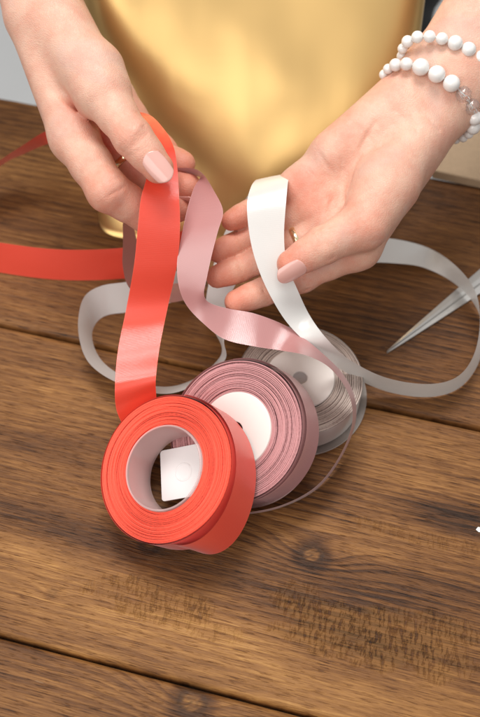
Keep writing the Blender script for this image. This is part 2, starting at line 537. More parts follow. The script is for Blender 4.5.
def box(name, c, ax, size, mat, parent=None, bev=0.001):
    a, b_, n = ax
    V = []
    for sx in (-1, 1):
        for sy in (-1, 1):
            for sz in (-1, 1):
                V.append(np.asarray(c) + a * sx * size[0] / 2 + b_ * sy * size[1] / 2 + n * sz * size[2] / 2)
    F = [(0, 1, 3, 2), (4, 6, 7, 5), (0, 4, 5, 1), (2, 3, 7, 6), (0, 2, 6, 4), (1, 5, 7, 3)]
    o = mesh(name, V, F, mat, parent, smooth=False)
    if bev: bevel(o, bev)
    return o


ZA = np.array([0, 0, 1.0])
box('batten', DV * -0.11 + DU * -0.36 + ZA * -0.053, (DU, DV, ZA), (0.05, 0.56, 0.04), M['under'], table)
box('batten', DV * -0.11 + DU * 0.36 + ZA * -0.053, (DU, DV, ZA), (0.05, 0.56, 0.04), M['under'], table)
for su in (-.42, .42):
    for sv in (-.39, .14):
        box('leg', DU * su + DV * sv + ZA * -0.39, (DU, DV, ZA), (0.06, 0.06, 0.715), M['under'], table)

fv = np.array([[-6, -6, -.75], [6, -6, -.75], [6, 6, -.75], [-6, 6, -.75]])
tag(mesh('floor', fv, [(0, 1, 2, 3)], M['floor'], smooth=False), kind='structure')

# ------------------------------------------------------------------ ribbon rolls
RW, PW, GW = 0.0225, 0.019, 0.019


def winding(center, n, r_in, r_out, width, layers, mat_edge, parent, seed, flare=None, spread=0.0006):
    """the wound ribbon: every layer shows as its own ridge on the side"""
    rs = np.random.RandomState(seed)
    prof, lay = [], []
    dr = (r_out - r_in) / layers
    slow = np.interp(np.arange(layers), np.linspace(0, layers, 9), rs.rand(9) * 2 - 1)
    offs = (rs.rand(layers) - .5) * spread + slow * spread * .6
    ecc = rs.rand(layers) * 6.28
    for i in range(layers):
        r = r_in + i * dr
        h = offs[i] + (flare(i / layers) if flare else 0)
        l = rs.rand()
        g = 0.0009 + .0007 * rs.rand()
        prof += [(r, h - g), (r + dr * .22, h), (r + dr * .72, h), (r + dr * .99, h - g)]
        q_ = .36 + .64 * l; lay += [0.0, q_, q_ * .9, 0.0]  # groove ends take the dark colour, shade painted between layers
    a, b_, nn = frame_of(n)
    back = [(r_out, -width), (r_in, -width), (r_in, -.002)]
    prof = prof + back; lay += [.3, .3, .3]

    def wob(t, j, r, h):
        i = min(j // 4, layers - 1)
        return 0.00012 * math.sin(3 * t + ecc[i]), 0.00025 * math.sin(t + ecc[i]) + .00012 * math.sin(5 * t + 2 * ecc[i])
    return lathe('winding', prof, center, n, mat_edge, parent, seg=150, attrs_prof=lay, wob=wob)


def band(name, center, n, r, h0, h1, mat, parent, t0=0, t1=2 * math.pi, off=None, seg=140, slack=None, thick=.0002):
    a, b_, nn = frame_of(n)
    E = []
    V, UV = [], []
    nv = 9
    for i in range(seg + 1):
        t = t0 + (t1 - t0) * i / seg
        d = a * math.cos(t) + b_ * math.sin(t)
        o = off(i / seg) if off else (0, 0)
        for j in range(nv):
            k = j / (nv - 1)
            V.append(center + d * (r + o[0] * (1 - k) + o[1] * k) + nn * (h0 + (h1 - h0) * k)); UV.append((r * t, k))
    return mesh(name, V, grid_faces(seg + 1, nv), mat, parent, uv=UV)


def ang_of(center, n, px, py):
    """roll angle whose rim point is seen in the direction of a pixel from the roll centre"""
    a, b_, nn = frame_of(n)
    best = None
    c2 = np.array([(center - CAM) @ RT, -((center - CAM) @ UP)]) / ((center - CAM) @ FW) * FOC
    goal = math.atan2(py - (c2[1] + 358.5), px - (c2[0] + 240))
    for k in range(720):
        t = k * math.pi / 360
        q = center + (a * math.cos(t) + b_ * math.sin(t)) * .045 - CAM
        p2 = np.array([q @ RT, -(q @ UP)]) / (q @ FW) * FOC - c2
        e = abs((math.atan2(p2[1], p2[0]) - goal + math.pi) % (2 * math.pi) - math.pi)
        if best is None or e < best[0]: best = (e, t)
    return best[1]


def roll_place(px, py, tilt, ang, r, width):
    n = view_normal(px, py, tilt, ang); n /= np.linalg.norm(n)
    z = r * math.sqrt(1 - n[2] ** 2) + width * n[2] + 0.0006
    return T(px, py, z), n


# --- orange roll, leaning on the pink one
ORr = 0.0410
OC, On = roll_place(164, 468, R(33), R(21), ORr, RW)
OC = OC - ray(166, 468) * .001
orange = empty('ribbon_roll', (OC[0], OC[1], 0), 'bright orange red satin ribbon roll with open white core, in front of the others', 'ribbon roll', 'rolls of satin ribbon')
winding(OC, On, 0.0235, ORr - .0012, RW, 25, M['orange_edge'], orange, 3)
band('outer_turn', OC, On, ORr - .0004, -.0002, -RW, M['orange'], orange)
tA = ang_of(OC, On, 185, 385); tB = ang_of(OC, On, 172, 560)
if tB > tA: tB -= 2 * math.pi
band('loose_turn', OC, On, ORr, -.0012, -RW - .0022, M['orange'], orange, tA, tB,
     off=lambda k: (.0002 + .0011 * math.sin(math.pi * k ** .8) ** .7 + .0030 * math.sin(math.pi * k ** 4) ** 1.2, .0002 + .0006 * math.sin(math.pi * k) + .0068 * math.sin(math.pi * k ** 4) ** 1.2))
lathe('core', [(0.0235, -RW), (0.0235, .0010), (0.0232, .0016), (0.0226, .0016), (0.0222, .0010), (0.0222, -RW)], OC, On, M['plastic'], orange)

# --- dusty pink roll, leaning on the pale spool
PRr = 0.0402
PC, Pn = roll_place(235, 430, R(26), R(20), PRr, PW)
pink = empty('ribbon_roll', (PC[0], PC[1], 0), 'dusty pink satin ribbon roll with round white centre label, between the other two', 'ribbon roll', 'rolls of satin ribbon')
winding(PC, Pn, 0.0215, PRr - .001, PW, 19, M['pink_edge'], pink, 5)
band('outer_turn', PC, Pn, PRr - .0002, .0006, -PW, M['pink'], pink)
tA = ang_of(PC, Pn, 232, 350); tB = ang_of(PC, Pn, 262, 520)
if tB > tA: tB -= 2 * math.pi
band('loose_turn', PC, Pn, PRr + .0004, -.0006, -PW - .001, M['pink'], pink, tA, tB,
     off=lambda k: (.0013 * math.sin(math.pi * k), .0013 * math.sin(math.pi * k)))
lathe('label_disc', [(0.0045, -.0008), (0.0046, .0001), (0.0048, .0003), (0.0052, .0003), (0.0206, .0003), (0.0211, .0003), (0.0214, .0001), (0.0216, -.0008)], PC, Pn, M['label'], pink)
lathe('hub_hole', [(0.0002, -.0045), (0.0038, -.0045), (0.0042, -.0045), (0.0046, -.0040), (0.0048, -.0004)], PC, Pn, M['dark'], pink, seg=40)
lathe('flange', [(0.010, -PW - .0006), (PRr + .001, -PW - .0006), (PRr + .001, -PW - .0014), (0.010, -PW - .0014)], PC, Pn, M['plastic'], pink, closed=True)

# --- pale spool lying flat
GRr = 0.0375
GC = T(300, 378, GW + .0018); Gn = np.array([0.0, 0, 1.0])
grey = empty('ribbon_roll', (GC[0], GC[1], 0), 'pale white ribbon spool with clear flange lying flat, rearmost of the three', 'ribbon roll', 'rolls of satin ribbon')
winding(GC, Gn, 0.0205, GRr - .0005, GW - .001, 15, M['white_edge'], grey, 9, spread=.0008)
band('outer_turn', GC, Gn, GRr - .0004, -.0003, -GW + .0012, M['white'], grey)
lathe('label_disc', [(0.0042, -.0004), (0.0043, .0004), (0.0045, .0006), (0.0050, .0006), (0.0196, .0006), (0.0201, .0006), (0.0203, .0004), (0.0205, -.0004)], GC, Gn, M['label'], grey)
lathe('hub_hole', [(0.0002, -.0006), (0.0040, -.0006), (0.0042, -.0004), (0.0043, 0.0)], GC, Gn, M['hub'], grey, seg=40)
lathe('flange', [(0.006, -GW - .0004), (GRr + .0035, -GW - .0004), (GRr + .0037, -GW + .0004), (GRr + .0037, -GW - .0012), (GRr + .0035, -GW - .0016), (0.006, -GW - .0016)], GC, Gn, M['flange'], grey, closed=True)


# ------------------------------------------------------------------ ribbon tails
def e2(ax, ay, ad, bx, by, bd):
    return (P(ax, ay, ad), P(bx, by, bd))


def stand(px, py, w=.0195, lean=(0, 0), z=0.0005):
    """a ribbon standing on its border on the table: lower border on a table pixel"""
    p = T(px, py, z)
    return (p, p + np.array([lean[0], lean[1], math.sqrt(max(1e-8, w * w - lean[0] ** 2 - lean[1] ** 2))]))


# orange: roll -> thumb -> behind the hand -> loop on the table at the left
t_ = ang_of(OC, On, 135, 400); fa, fb, _ = frame_of(On)
od2 = depth_of(OC + ORr * (fa * math.cos(t_) + fb * math.sin(t_)))
edges = [
    e2(122, 424, od2 + .010, 157, 404, od2 + .012),
    e2(116, 408, od2 + .005, 156, 392, od2 + .007),
    e2(115, 385, od2 + .000, 156, 376, od2 + .002),
    e2(118, 350, od2 * .5 + .288, 160, 345, od2 * .5 + .290),
    e2(126, 310, .570, 168, 306, .572),
    e2(134, 265, .558, 177, 265, .560),
    e2(138, 225, .549, 180, 228, .552),
    e2(141, 198, .547, 179, 195, .552),
    e2(147, 176, .551, 177, 165, .560),
    e2(147, 160, .556, 173, 145, .567),
    e2(136, 140, .562, 163, 128, .577),
    e2(118, 126, .565, 147, 114, .587),
    e2(100, 128, .575, 118, 112, .596),
    e2(72, 140, .590, 80, 126, .610),
]
ps = [e for e in edges]
ps += [(T(48, 144, .040), T(47, 131, .058)), (T(22, 155, .030), T(22, 146, .050)), (T(2, 165, .022), T(2, 159, .043)), (T(-40, 196, .012), T(-42, 190, .033))]
ps += [stand(-62, 230, .0225, (0, .003)), stand(-45, 262, .0225, (0, .006)), stand(3, 273, .0225, (0, .009)), stand(60, 280, .0225, (0, .009)), stand(120, 279, .0225, (0, .009)), stand(160, 272, .0225, (0, .009)), stand(185, 258, .0225, (0, .006))]
strip('ribbon_tail', ps, M['orange'], orange)

# dusty pink: under the roll -> arc at the right -> twist -> over the left fingers -> small loop
vr = lambda px, py, d0, d1: e2(px, py, d0, px, py, d1)
ps = [
    (T(205, 505, .0008), T(206, 505, .012)),
    (T(222, 513, .0006), T(222, 511.5, .018)),
    (T(250, 514, .0006), T(249.6, 512, .021)),
    (T(285, 506, .0006), T(284.5, 504, .022)),
    (T(318, 488, .001), T(317, 485.5, .023)),
    (T(341, 458, .005), T(339.5, 456, .027)),
    (T(355, 425, .014), T(352, 424, .036)),
    (T(355, 398, .032), T(349, 395, .054)),
    (T(343, 374, .044), T(331, 369, .064)),
    (T(321, 352, .052), T(308, 356, .070)),
    e2(290, 328, .570, 284, 351, .562),
    e2(256, 314, .568, 252, 346, .561),
    e2(230, 309, .568, 224, 339, .562),
    e2(210, 303, .563, 204, 324, .562),
    e2(204, 294, .557, 187, 306, .563),
    e2(207, 277, .554, 179, 287, .560),
    e2(212, 254, .552, 177, 263, .558),
    e2(218, 231, .552, 181, 239, .558),
    e2(223, 211, .555, 187, 210, .563),
    e2(214, 191, .560, 194, 188, .568),
    e2(202, 173, .565, 200, 177, .576),
    e2(188, 168, .572, 188, 178, .590),
    e2(168, 170, .580, 168, 180, .600),
    e2(146, 182, .586, 150, 192, .604),
    e2(125, 210, .592, 134, 217, .612),
    e2(123, 245, .600, 137, 243, .618),
    e2(123, 268, .602, 137, 265, .620),
    e2(131, 290, .606, 145, 278, .622),
    e2(158, 302, .614, 162, 283, .626),
    e2(184, 300, .622, 186, 282, .632),
    e2(205, 288, .630, 205, 272, .640),
]
strip('ribbon_tail', ps, M['pink'], pink)

# white: spool -> left loop on the table -> behind the fingers -> over the hand -> loop at the right
ps = [
    stand(205, 287, .0195, (.003, .013)), stand(185, 297, .0195, (.002, .013)), stand(160, 306, .0195, (0, .013)), stand(129, 312, .0195, (-.001, .013)),
    stand(108, 315, .0195, (-.003, .012)), stand(97, 322, .0195, (-.006, .009)), stand(92, 334, .0195, (-.006, .002)), stand(95, 349, .0195, (-.007, -.004)),
    stand(104, 363, .0195, (-.007, -.009)), stand(121, 375, .0195, (-.004, -.012)), stand(148, 385, .0195, (0, -.013)), stand(174, 386, .0195, (.002, -.013)),
    stand(198, 377, .0195, (.006, -.010), .001), stand(213, 365, .0195, (.008, -.006), .004),
    (T(222, 348, .016), T(224, 341, .039)),
    e2(207, 318, .622, 227, 318, .612),
    e2(206, 300, .616, 228, 300, .608),
    e2(212, 270, .612, 244, 270, .604),
    e2(226, 230, .612, 266, 232, .606),
    e2(245, 200, .604, 285, 196, .603),
    e2(256, 183, .596, 289, 176, .594),
    e2(256, 180, .584, 290, 174, .582),
    e2(251, 187, .572, 288, 182, .571),
    e2(247, 205, .563, 286, 203, .564),
    e2(250, 238, .561, 284, 236, .563),
    e2(258, 268, .560, 287, 264, .5625),
    e2(271, 297, .561, 298, 291, .564),
    e2(289, 325, .566, 310, 316, .570),
    (T(317, 352, .046), T(327, 339, .060)),
    (T(345, 372, .022), T(350, 360, .043)),
    (T(385, 391, .005), T(387, 378, .028)),
    (T(430, 397, .001), T(431, 384, .024)),
    (T(462, 386, .001), T(461, 374, .024)),
    (T(481, 356, .001), T(477, 345, .024)),
    (T(480, 316, .003), T(479, 304, .026)),
    (T(459, 287, .007), T(464, 274, .030)),
    e2(425, 268, .652, 433, 250, .660),
    e2(390, 263, .650, 394, 239, .654),
    e2(350, 262, .640, 352, 238, .642),
    e2(318, 258, .628, 318, 236, .628),
]
strip('ribbon_tail', ps, M['white'], grey)


# ------------------------------------------------------------------ signed-distance modelling for the hands
class Field:
    def __init__(s, lo, hi, h):
        s.lo = np.array(lo); s.h = h
        s.n = np.ceil((np.array(hi) - s.lo) / h).astype(int) + 1
        s.D = np.full(s.n, 0.05, np.float32)

    def sub(s, pmin, pmax):
        a = np.clip(np.floor((np.array(pmin) - s.lo) / s.h).astype(int), 0, s.n - 1)
        b_ = np.clip(np.ceil((np.array(pmax) - s.lo) / s.h).astype(int) + 1, 1, s.n)
        sl = tuple(slice(i, j) for i, j in zip(a, b_))
        X = [s.lo[k] + s.h * np.arange(a[k], b_[k]) for k in range(3)]
        return sl, np.stack(np.meshgrid(*X, indexing='ij'), -1)

    def copy(s):
        f = Field.__new__(Field); f.lo, f.h, f.n, f.D = s.lo, s.h, s.n, s.D.copy(); return f

    def cap(s, a, b_, r1, r2, k=.004, flat=None):
        a = np.asarray(a); b_ = np.asarray(b_); m = max(r1, r2) * (flat[1] if flat else 1) + .014
        sl, p = s.sub(np.minimum(a, b_) - m, np.maximum(a, b_) + m)
        ba = b_ - a; v = p - a
        t = np.clip((v @ ba) / (ba @ ba + 1e-12), 0, 1)
        v = v - t[..., None] * ba
        if flat is not None:                    # widen along one direction
            d = v @ flat[0]; v = v + (d * (1 / flat[1] - 1))[..., None] * flat[0]
        d = np.linalg.norm(v, axis=-1) - (r1 + t * (r2 - r1))
        o = s.D[sl]
        if k > 0:
            h = np.clip(.5 + .5 * (o - d) / k, 0, 1)
            s.D[sl] = o * (1 - h) + d * h - k * h * (1 - h)
        else:
            s.D[sl] = np.minimum(o, d)

    def groove(s, pts, depth, w):
        P_ = catmull(pts, 6)
        m = 3 * w + .004
        sl, p = s.sub(P_.min(0) - m, P_.max(0) + m)
        best = np.full(p.shape[:3], 9.0)
        for a, b_ in zip(P_[:-1], P_[1:]):
            ba = b_ - a; v = p - a
            t = np.clip((v @ ba) / (ba @ ba + 1e-12), 0, 1)
            best = np.minimum(best, np.linalg.norm(v - t[..., None] * ba, axis=-1))
        s.D[sl] += depth * np.exp(-(best / w) ** 2)

    def value(s, p):
        q = (np.asarray(p) - s.lo) / s.h; i = np.clip(np.floor(q).astype(int), 0, s.n - 2); f = q - i; v = 0
        for dx in (0, 1):
            for dy in (0, 1):
                for dz in (0, 1):
                    v += s.D[i[0] + dx, i[1] + dy, i[2] + dz] * (f[0] if dx else 1 - f[0]) * (f[1] if dy else 1 - f[1]) * (f[2] if dz else 1 - f[2])
        return v

    def nets(s):
        D = s.D; n = np.array(D.shape)
        ins = D < 0
        cnt = np.zeros(n - 1, int)
        for dx in (0, 1):
            for dy in (0, 1):
                for dz in (0, 1):
                    cnt += ins[dx:n[0] - 1 + dx, dy:n[1] - 1 + dy, dz:n[2] - 1 + dz]
        act = (cnt > 0) & (cnt < 8)
        C = np.argwhere(act)
        idx = np.full(n - 1, -1, int); idx[tuple(C.T)] = np.arange(len(C))
        cor = np.array([(x, y, z) for x in (0, 1) for y in (0, 1) for z in (0, 1)])
        acc = np.zeros((len(C), 3)); num = np.zeros(len(C))
        for i in range(8):
            for ax in range(3):
                if cor[i][ax]: continue
                c2 = cor[i].copy(); c2[ax] = 1
                A = D[tuple((C + cor[i]).T)].astype(float); B = D[tuple((C + c2).T)].astype(float)
                m = (A < 0) != (B < 0)
                t = np.where(m, A / np.where(m, A - B, 1), 0)
                p = C + cor[i] + t[:, None] * (c2 - cor[i])
                acc[m] += p[m]; num[m] += 1
        V = s.lo + s.h * acc / num[:, None]
        F = []
        for ax in range(3):
            o1, o2 = [a for a in range(3) if a != ax]
            sl0 = [slice(None)] * 3; sl1 = [slice(None)] * 3
            sl0[ax] = slice(0, -1); sl1[ax] = slice(1, None)
            A = ins[tuple(sl0)]; B = ins[tuple(sl1)]
            E_ = np.argwhere(A != B)
            E_ = E_[(E_[:, o1] > 0) & (E_[:, o2] > 0) & (E_[:, o1] < n[o1] - 1) & (E_[:, o2] < n[o2] - 1)]
            def ci(d1, d2):
                q = E_.copy(); q[:, o1] -= d1; q[:, o2] -= d2
                return idx[tuple(q.T)]
            q = np.stack([ci(1, 1), ci(0, 1), ci(0, 0), ci(1, 0)], 1)
            fl = A[tuple(E_.T)]
            if ax == 1: fl = ~fl
            q[~fl] = q[~fl][:, ::-1]
            F.append(q)
        return V, np.vstack(F)


def finger(base_field, joints, radii, k_in=.004, k_join=.007, pad=None):
    """one finger as a chain on its own copy of the palm, so neighbours never melt together"""
    f = base_field.copy()
    g = Field.__new__(Field); g.lo, g.h, g.n = f.lo, f.h, f.n; g.D = np.full(f.n, .05, np.float32)
    for i in range(len(joints) - 1):
        a, b_ = np.asarray(joints[i]), np.asarray(joints[i + 1])
        m = a * .5 + b_ * .5
        mid_r = (radii[i] + radii[i + 1]) / 2 * .955
        g.cap(a, m, radii[i], mid_r, k_in); g.cap(m, b_, mid_r, radii[i + 1], k_in)
    if pad is not None:
        g.cap(pad[0], pad[1], pad[2], pad[3], .004)
    o, d = f.D, g.D
    h = np.clip(.5 + .5 * (o - d) / k_join, 0, 1)
    f.D = (o * (1 - h) + d * h - k_join * h * (1 - h)).astype(np.float32)
    return f


def merge(fields):
    f = fields[0].copy()
    for g in fields[1:]: f.D = np.minimum(f.D, g.D)
    return f


def unit(v): v = np.asarray(v, float); return v / np.linalg.norm(v)


def fingernail(tip, prev, normal, r, wid, length, parent, fwd=.55, lift=.0004, mat=None):
    """a curved nail plate on the far third of a finger"""
    ax = unit(np.asarray(tip) - np.asarray(prev)); nrm = unit(normal - ax * (np.asarray(normal) @ ax)); sd = np.cross(ax, nrm)
    nu_, nv_ = 15, 11
    V = []
    start = np.asarray(tip) + ax * (r * fwd - length)
    for i in range(nu_):
        s = i / (nu_ - 1)
        for j in range(nv_):
            q = j / (nv_ - 1) * 2 - 1
            wl = wid * (.86 + .14 * math.sin(math.pi * min(1, s * .9 + .1)))
            l = length * s
            # rounded free edge and cuticle
            l2 = l + (length * .26 * (1 - q * q) if s > .5 else 0) * (s - .5) * 2 - (length * .22 * (1 - q * q)) * max(0, (.4 - s)) / .4
            th = q * wl / r
            drop = .0022 * max(0, s - .45) ** 1.6
            rr = r + lift - .0012 * abs(q) ** 4 * 0
            V.append(start + ax * l2 + nrm * (rr * math.cos(th) - drop) + sd * (rr * math.sin(th)))
    o = mesh('fingernail', V, grid_faces(nu_, nv_), mat or M['nail'], parent)
    m = o.modifiers.new('thickness', 'SOLIDIFY'); m.thickness = .0007; m.offset = -1
    sb = o.modifiers.new('sub', 'SUBSURF'); sb.levels = 1; sb.render_levels = 1
    return o


def build_skin(name, f, parent, reds, smooth_it=2):
    V, F = f.nets()
    red = np.zeros(len(V))
    for p, r, w in reds:
        red = np.maximum(red, w * np.exp(-np.sum((V - np.asarray(p)) ** 2, 1) / r ** 2))
    o = mesh(name, V, F, M['skin'], parent, attrs={'red': red})
    m = o.modifiers.new('smooth', 'SMOOTH'); m.iterations = smooth_it; m.factor = .5
    return o


person = empty('person', (0.0, 0.42, -0.75), 'person in dark clothes reaching over the table, both bare hands holding ribbons', 'person')
H = 0.0009

# ---- hand on the left of the picture: back of the hand, thumb on top
W = P(40, 8, .578)
jl = {
    'thumb': [P(68, 38, .565), P(101, 92, .552), P(133, 138, .541), P(158, 168, .541)],
    'index': [P(74, 138, .568), P(108, 191, .556), P(145, 214, .570), P(177, 209, .580)],
    'middle': [P(90, 118, .586), P(138, 172, .592), P(166, 186, .588), P(188, 187, .578)],
    'ring': [P(102, 106, .597), P(148, 152, .604), P(170, 162, .592), P(183, 164, .586)],
    'little': [P(114, 96, .606), P(146, 134, .608), P(159, 146, .603), P(168, 152, .598)],
}
rl = {'thumb': [.0150, .0125, .0104, .0085], 'index': [.0128, .0116, .0098, .0080], 'middle': [.0125, .0104, .0092, .0078],
      'ring': [.0120, .0098, .0088, .0073], 'little': [.0108, .0086, .0077, .0065]}
allp = np.vstack([np.vstack(v) for v in jl.values()] + [W[None], P(-60, -190, .60)[None]])
f = Field(allp.min(0) - .03, allp.max(0) + .03, H)
EL = P(-62, -190, .598)
side = unit(FW)
f.cap(EL, W, .024, .0185, .004, flat=(side, 1.15))
for k_, off in (('index', (-4, 12, .0)), ('middle', (2, 8, .008)), ('ring', (8, 4, .016)), ('little', (14, 0, .022))):
    st = P(40 + off[0], 8 + off[1], .574 + off[2])
    f.cap(st, jl[k_][0], .0165, rl[k_][0] + .0006, .010)
f.cap(P(58, 22, .566), jl['thumb'][1], .0175, .0132, .008)
f.cap(P(98, 70, .556), P(104, 88, .553), .0150, .0138, .008)
fl = [finger(f, jl[k_], rl[k_]) for k_ in jl]
f = merge(fl)
f.groove([P(50, 84, .553), P(64, 96, .556), P(84, 112, .560), P(96, 124, .564)], .0034, .0026)
for a_, b_ in (((119, 146), (146, 124)), ((123, 152), (150, 130)), ((121, 149), (148, 127)), ((126, 157), (140, 146))):   # creases over the thumb joint
    f.groove([P(a_[0], a_[1], .536), P((a_[0] + b_[0]) / 2 + 2, (a_[1] + b_[1]) / 2 + 2, .531), P(b_[0], b_[1], .534)], .0007, .0009)
for a_, b_ in (((92, 192), (122, 176)), ((98, 202), (126, 186))):
    f.groove([P(a_[0], a_[1], .549), P((a_[0] + b_[0]) / 2, (a_[1] + b_[1]) / 2, .545), P(b_[0], b_[1], .549)], .0006, .0010)
reds = [(jl['thumb'][2], .016, .55), (jl['thumb'][3], .014, .65), (jl['thumb'][1], .016, .25), (jl['index'][1], .018, .6), (jl['index'][2], .016, .7), (jl['index'][0], .016, .3)]
for k_ in ('middle', 'ring', 'little', 'index'):
    reds += [(q, .016, .75) for q in jl[k_][1:]]  # skin redness, also darkening the fingers shaded behind the thumb
reds += [(P(84, 116, .566), .014, .95), (P(105, 140, .575), .014, .9)]  # shade in the thumb web, painted as redder skin
armL = build_skin('arm', f, person, reds)
tn = unit(-FW * .93 + RT * .22 - UP * .28)
fingernail(jl['thumb'][3], jl['thumb'][2], tn, .0091, .0062, .0128, armL, fwd=.84, lift=.0003)
fingernail(jl['middle'][3], jl['middle'][2], unit(-FW * .2 + RT * .25 + UP * -.95), .0078, .0058, .0105, armL, fwd=.75)

# ---- hand on the right of the picture: palm up, fingers to the left
W2 = P(440, 93, .580)
jr = {
    'thumb': [P(388, 184, .563), P(364, 225, .556), P(322, 246, .553), P(291, 264, .556)],
    'index': [P(358, 247, .578), P(302, 277, .582), (P(263, 292, .579)), P(236, 302, .574)],
    'middle': [P(338, 224, .580), P(272, 255, .586), P(239, 269, .583), P(217, 277, .577)],
    'ring': [P(321, 205, .582), P(268, 230, .590), P(238, 244, .587), P(217, 252, .580)],
    'little': [P(305, 185, .584), P(271, 202, .589), P(248, 213, .586), P(231, 221, .580)],
}
rr_ = {'thumb': [.0165, .0122, .0102, .0080], 'index': [.0111, .0087, .0077, .0064], 'middle': [.0107, .0083, .0073, .0061],
       'ring': [.0104, .0080, .0070, .0058], 'little': [.0100, .0075, .0066, .0054]}
EL2 = P(580, -130, .588)
allp = np.vstack([np.vstack(v) for v in jr.values()] + [W2[None], EL2[None]])
f = Field(allp.min(0) - .03, allp.max(0) + .03, H)
acr = unit(np.cross(FW, unit(EL2 - W2)))
f.cap(EL2, P(452, 72, .580), .0225, .0195, .004, flat=(acr, 1.32))
f.cap(P(452, 72, .580), W2, .0195, .0190, .006, flat=(acr, 1.30))
f.cap(P(415, 84, .583), jr['little'][0], .0150, .0122, .010)
f.cap(P(425, 92, .584), jr['ring'][0], .0150, .0118, .010)
f.cap(P(436, 100, .584), jr['middle'][0], .0150, .0120, .010)
f.cap(P(446, 108, .582), jr['index'][0], .0150, .0122, .010)
f.cap(P(418, 138, .571), P(384, 186, .563), .0150, .0165, .010)      # thenar
f.cap(P(398, 106, .575), P(334, 152, .575), .0125, .0115, .012)
      # hypothenar
f.cap(P(384, 186, .563), jr['thumb'][1], .0160, .0125, .008)
for k_ in ('index', 'middle', 'ring', 'little'):                      # pads under the fingers
    q = jr[k_][0]; f.cap(q - FW * .004, q - FW * .004 + unit(jr[k_][1] - q) * .004, .0102, .0098, .008)
fl = []
for k_ in jr:
    q = jr[k_]; pd = None
    if k_ != 'thumb':
        t_ = unit(q[3] - q[2])
        pd = (q[2] + t_ * .006 - FW * .0018, q[3] - t_ * .001 - FW * .0016, rr_[k_][2] * .80, rr_[k_][3] * .86)
    fl.append(finger(f, q, rr_[k_], pad=pd))
f = merge(fl)
gp = lambda pts, d, w: f.groove([P(x, y, z) for x, y, z in pts], d, w)
gp([(376, 122, .563), (362, 146, .562), (352, 172, .562), (347, 198, .562), (346, 214, .562)], .0009, .0016)     # life line
gp([(318, 152, .566), (330, 172, .566), (340, 192, .566), (346, 206, .563)], .0008, .0013)
gp([(302, 164, .569), (316, 180, .570), (328, 198, .569), (334, 212, .568)], .0009, .0014)
gp([(396, 70, .566), (410, 92, .560), (424, 112, .558), (438, 130, .560)], .0007, .0012)                         # wrist
gp([(388, 78, .568), (402, 98, .562), (414, 116, .560)], .0005, .0011)
gp([(352, 204, .556), (345, 208, .554), (334, 214, .556)], .0012, .0014)
rl_ = random.Random(4)
for n_ in range(16):
    x0, y0 = rl_.uniform(312, 410), rl_.uniform(110, 205)
    if not (y0 > 330 - .62 * x0 and y0 < 470 - .70 * x0): continue
    an = rl_.uniform(.7, 2.2); ln = rl_.uniform(8, 18)
    pa, pb = P(x0, y0, .57), P(x0 + ln * math.cos(an), y0 + ln * math.sin(an), .57)
    def drop(p):
        for st in range(60):
            if f.value(p) < 0: break
            p = p + FW * .0006
        return p
    pa, pb = drop(pa - FW * .015), drop(pb - FW * .015)
    f.groove([pa, (pa + pb) / 2 + UP * .0006, pb], .00055, .0009)
for k_ in ('index', 'middle', 'ring', 'little'):
    q = jr[k_]
    for i, dp in ((1, .0011), (2, .0010), (0.45, .0009)):
        if i == 0.45: c_ = q[0] * .52 + q[1] * .48; t_ = unit(q[1] - q[0]); r_ = rr_[k_][1]
        else: c_ = q[i]; t_ = unit(q[i + 1] - q[i - 1]); r_ = rr_[k_][i]
        s_ = unit(np.cross(t_, FW))
        for o_ in ((0, .0018) if i == 1 else (0,)):
            f.groove([c_ + t_ * o_ + s_ * r_ * .85 - FW * r_ * .5, c_ + t_ * o_ - FW * r_ * 1.05, c_ + t_ * o_ - s_ * r_ * .85 - FW * r_ * .5], dp, .0009)
q = jr['thumb']; t_ = unit(q[3] - q[1]); s_ = unit(np.cross(t_, FW))
for o_ in (-.0022, 0.0, .002):
    f.groove([q[2] + t_ * o_ + s_ * .009 - FW * .006, q[2] + t_ * o_ - FW * .0105, q[2] + t_ * o_ - s_ * .009 - FW * .006], .0007, .0009)
reds = []
for k_ in jr:
    q = jr[k_]
    reds += [(q[3] - FW * .004, .015, .75), (q[2], .014, .5), (q[1], .016, .55), (q[0], .016, .42)]
reds += [(P(312, 196, .572), .018, .62), (P(340, 135, .572), .020, .35), (P(365, 228, .548), .014, .5), (P(300, 185, .572), .012, .7)]
armR = build_skin('arm', f, person, reds)
fingernail(jr['thumb'][3], jr['thumb'][2], unit(-FW * .62 - RT * .28 - UP * .74), .0083, .0058, .0118, armR, fwd=.86)

# black trousers of the sitter, mostly hidden behind the gold bag
f = Field((-.30, .24, -.40), (.30, .62, .34), .008)
f.cap((-.07, .47, .0), (.07, .47, .0), .13, .13, .03)
f.cap((-.07, .47, .10), (.07, .47, .10), .105, .105, .03)
f.cap((-.06, .48, .0), (-.06, .48, .25), .12, .10, .03); f.cap((.06, .48, .0), (.06, .48, .25), .12, .10, .03)
for s_ in (-1, 1): f.cap((s_ * .09, .46, .0), (s_ * .10, .44, -.36), .095, .08, .02)
V, F = f.nets()
V = V + .006 * np.sin(V[:, [2]] * 60 + V[:, [0]] * 40) * np.array([[0, 1, 0]])
o = mesh('trousers', V, F, M['cloth'], person); o.modifiers.new('smooth', 'SMOOTH').iterations = 4

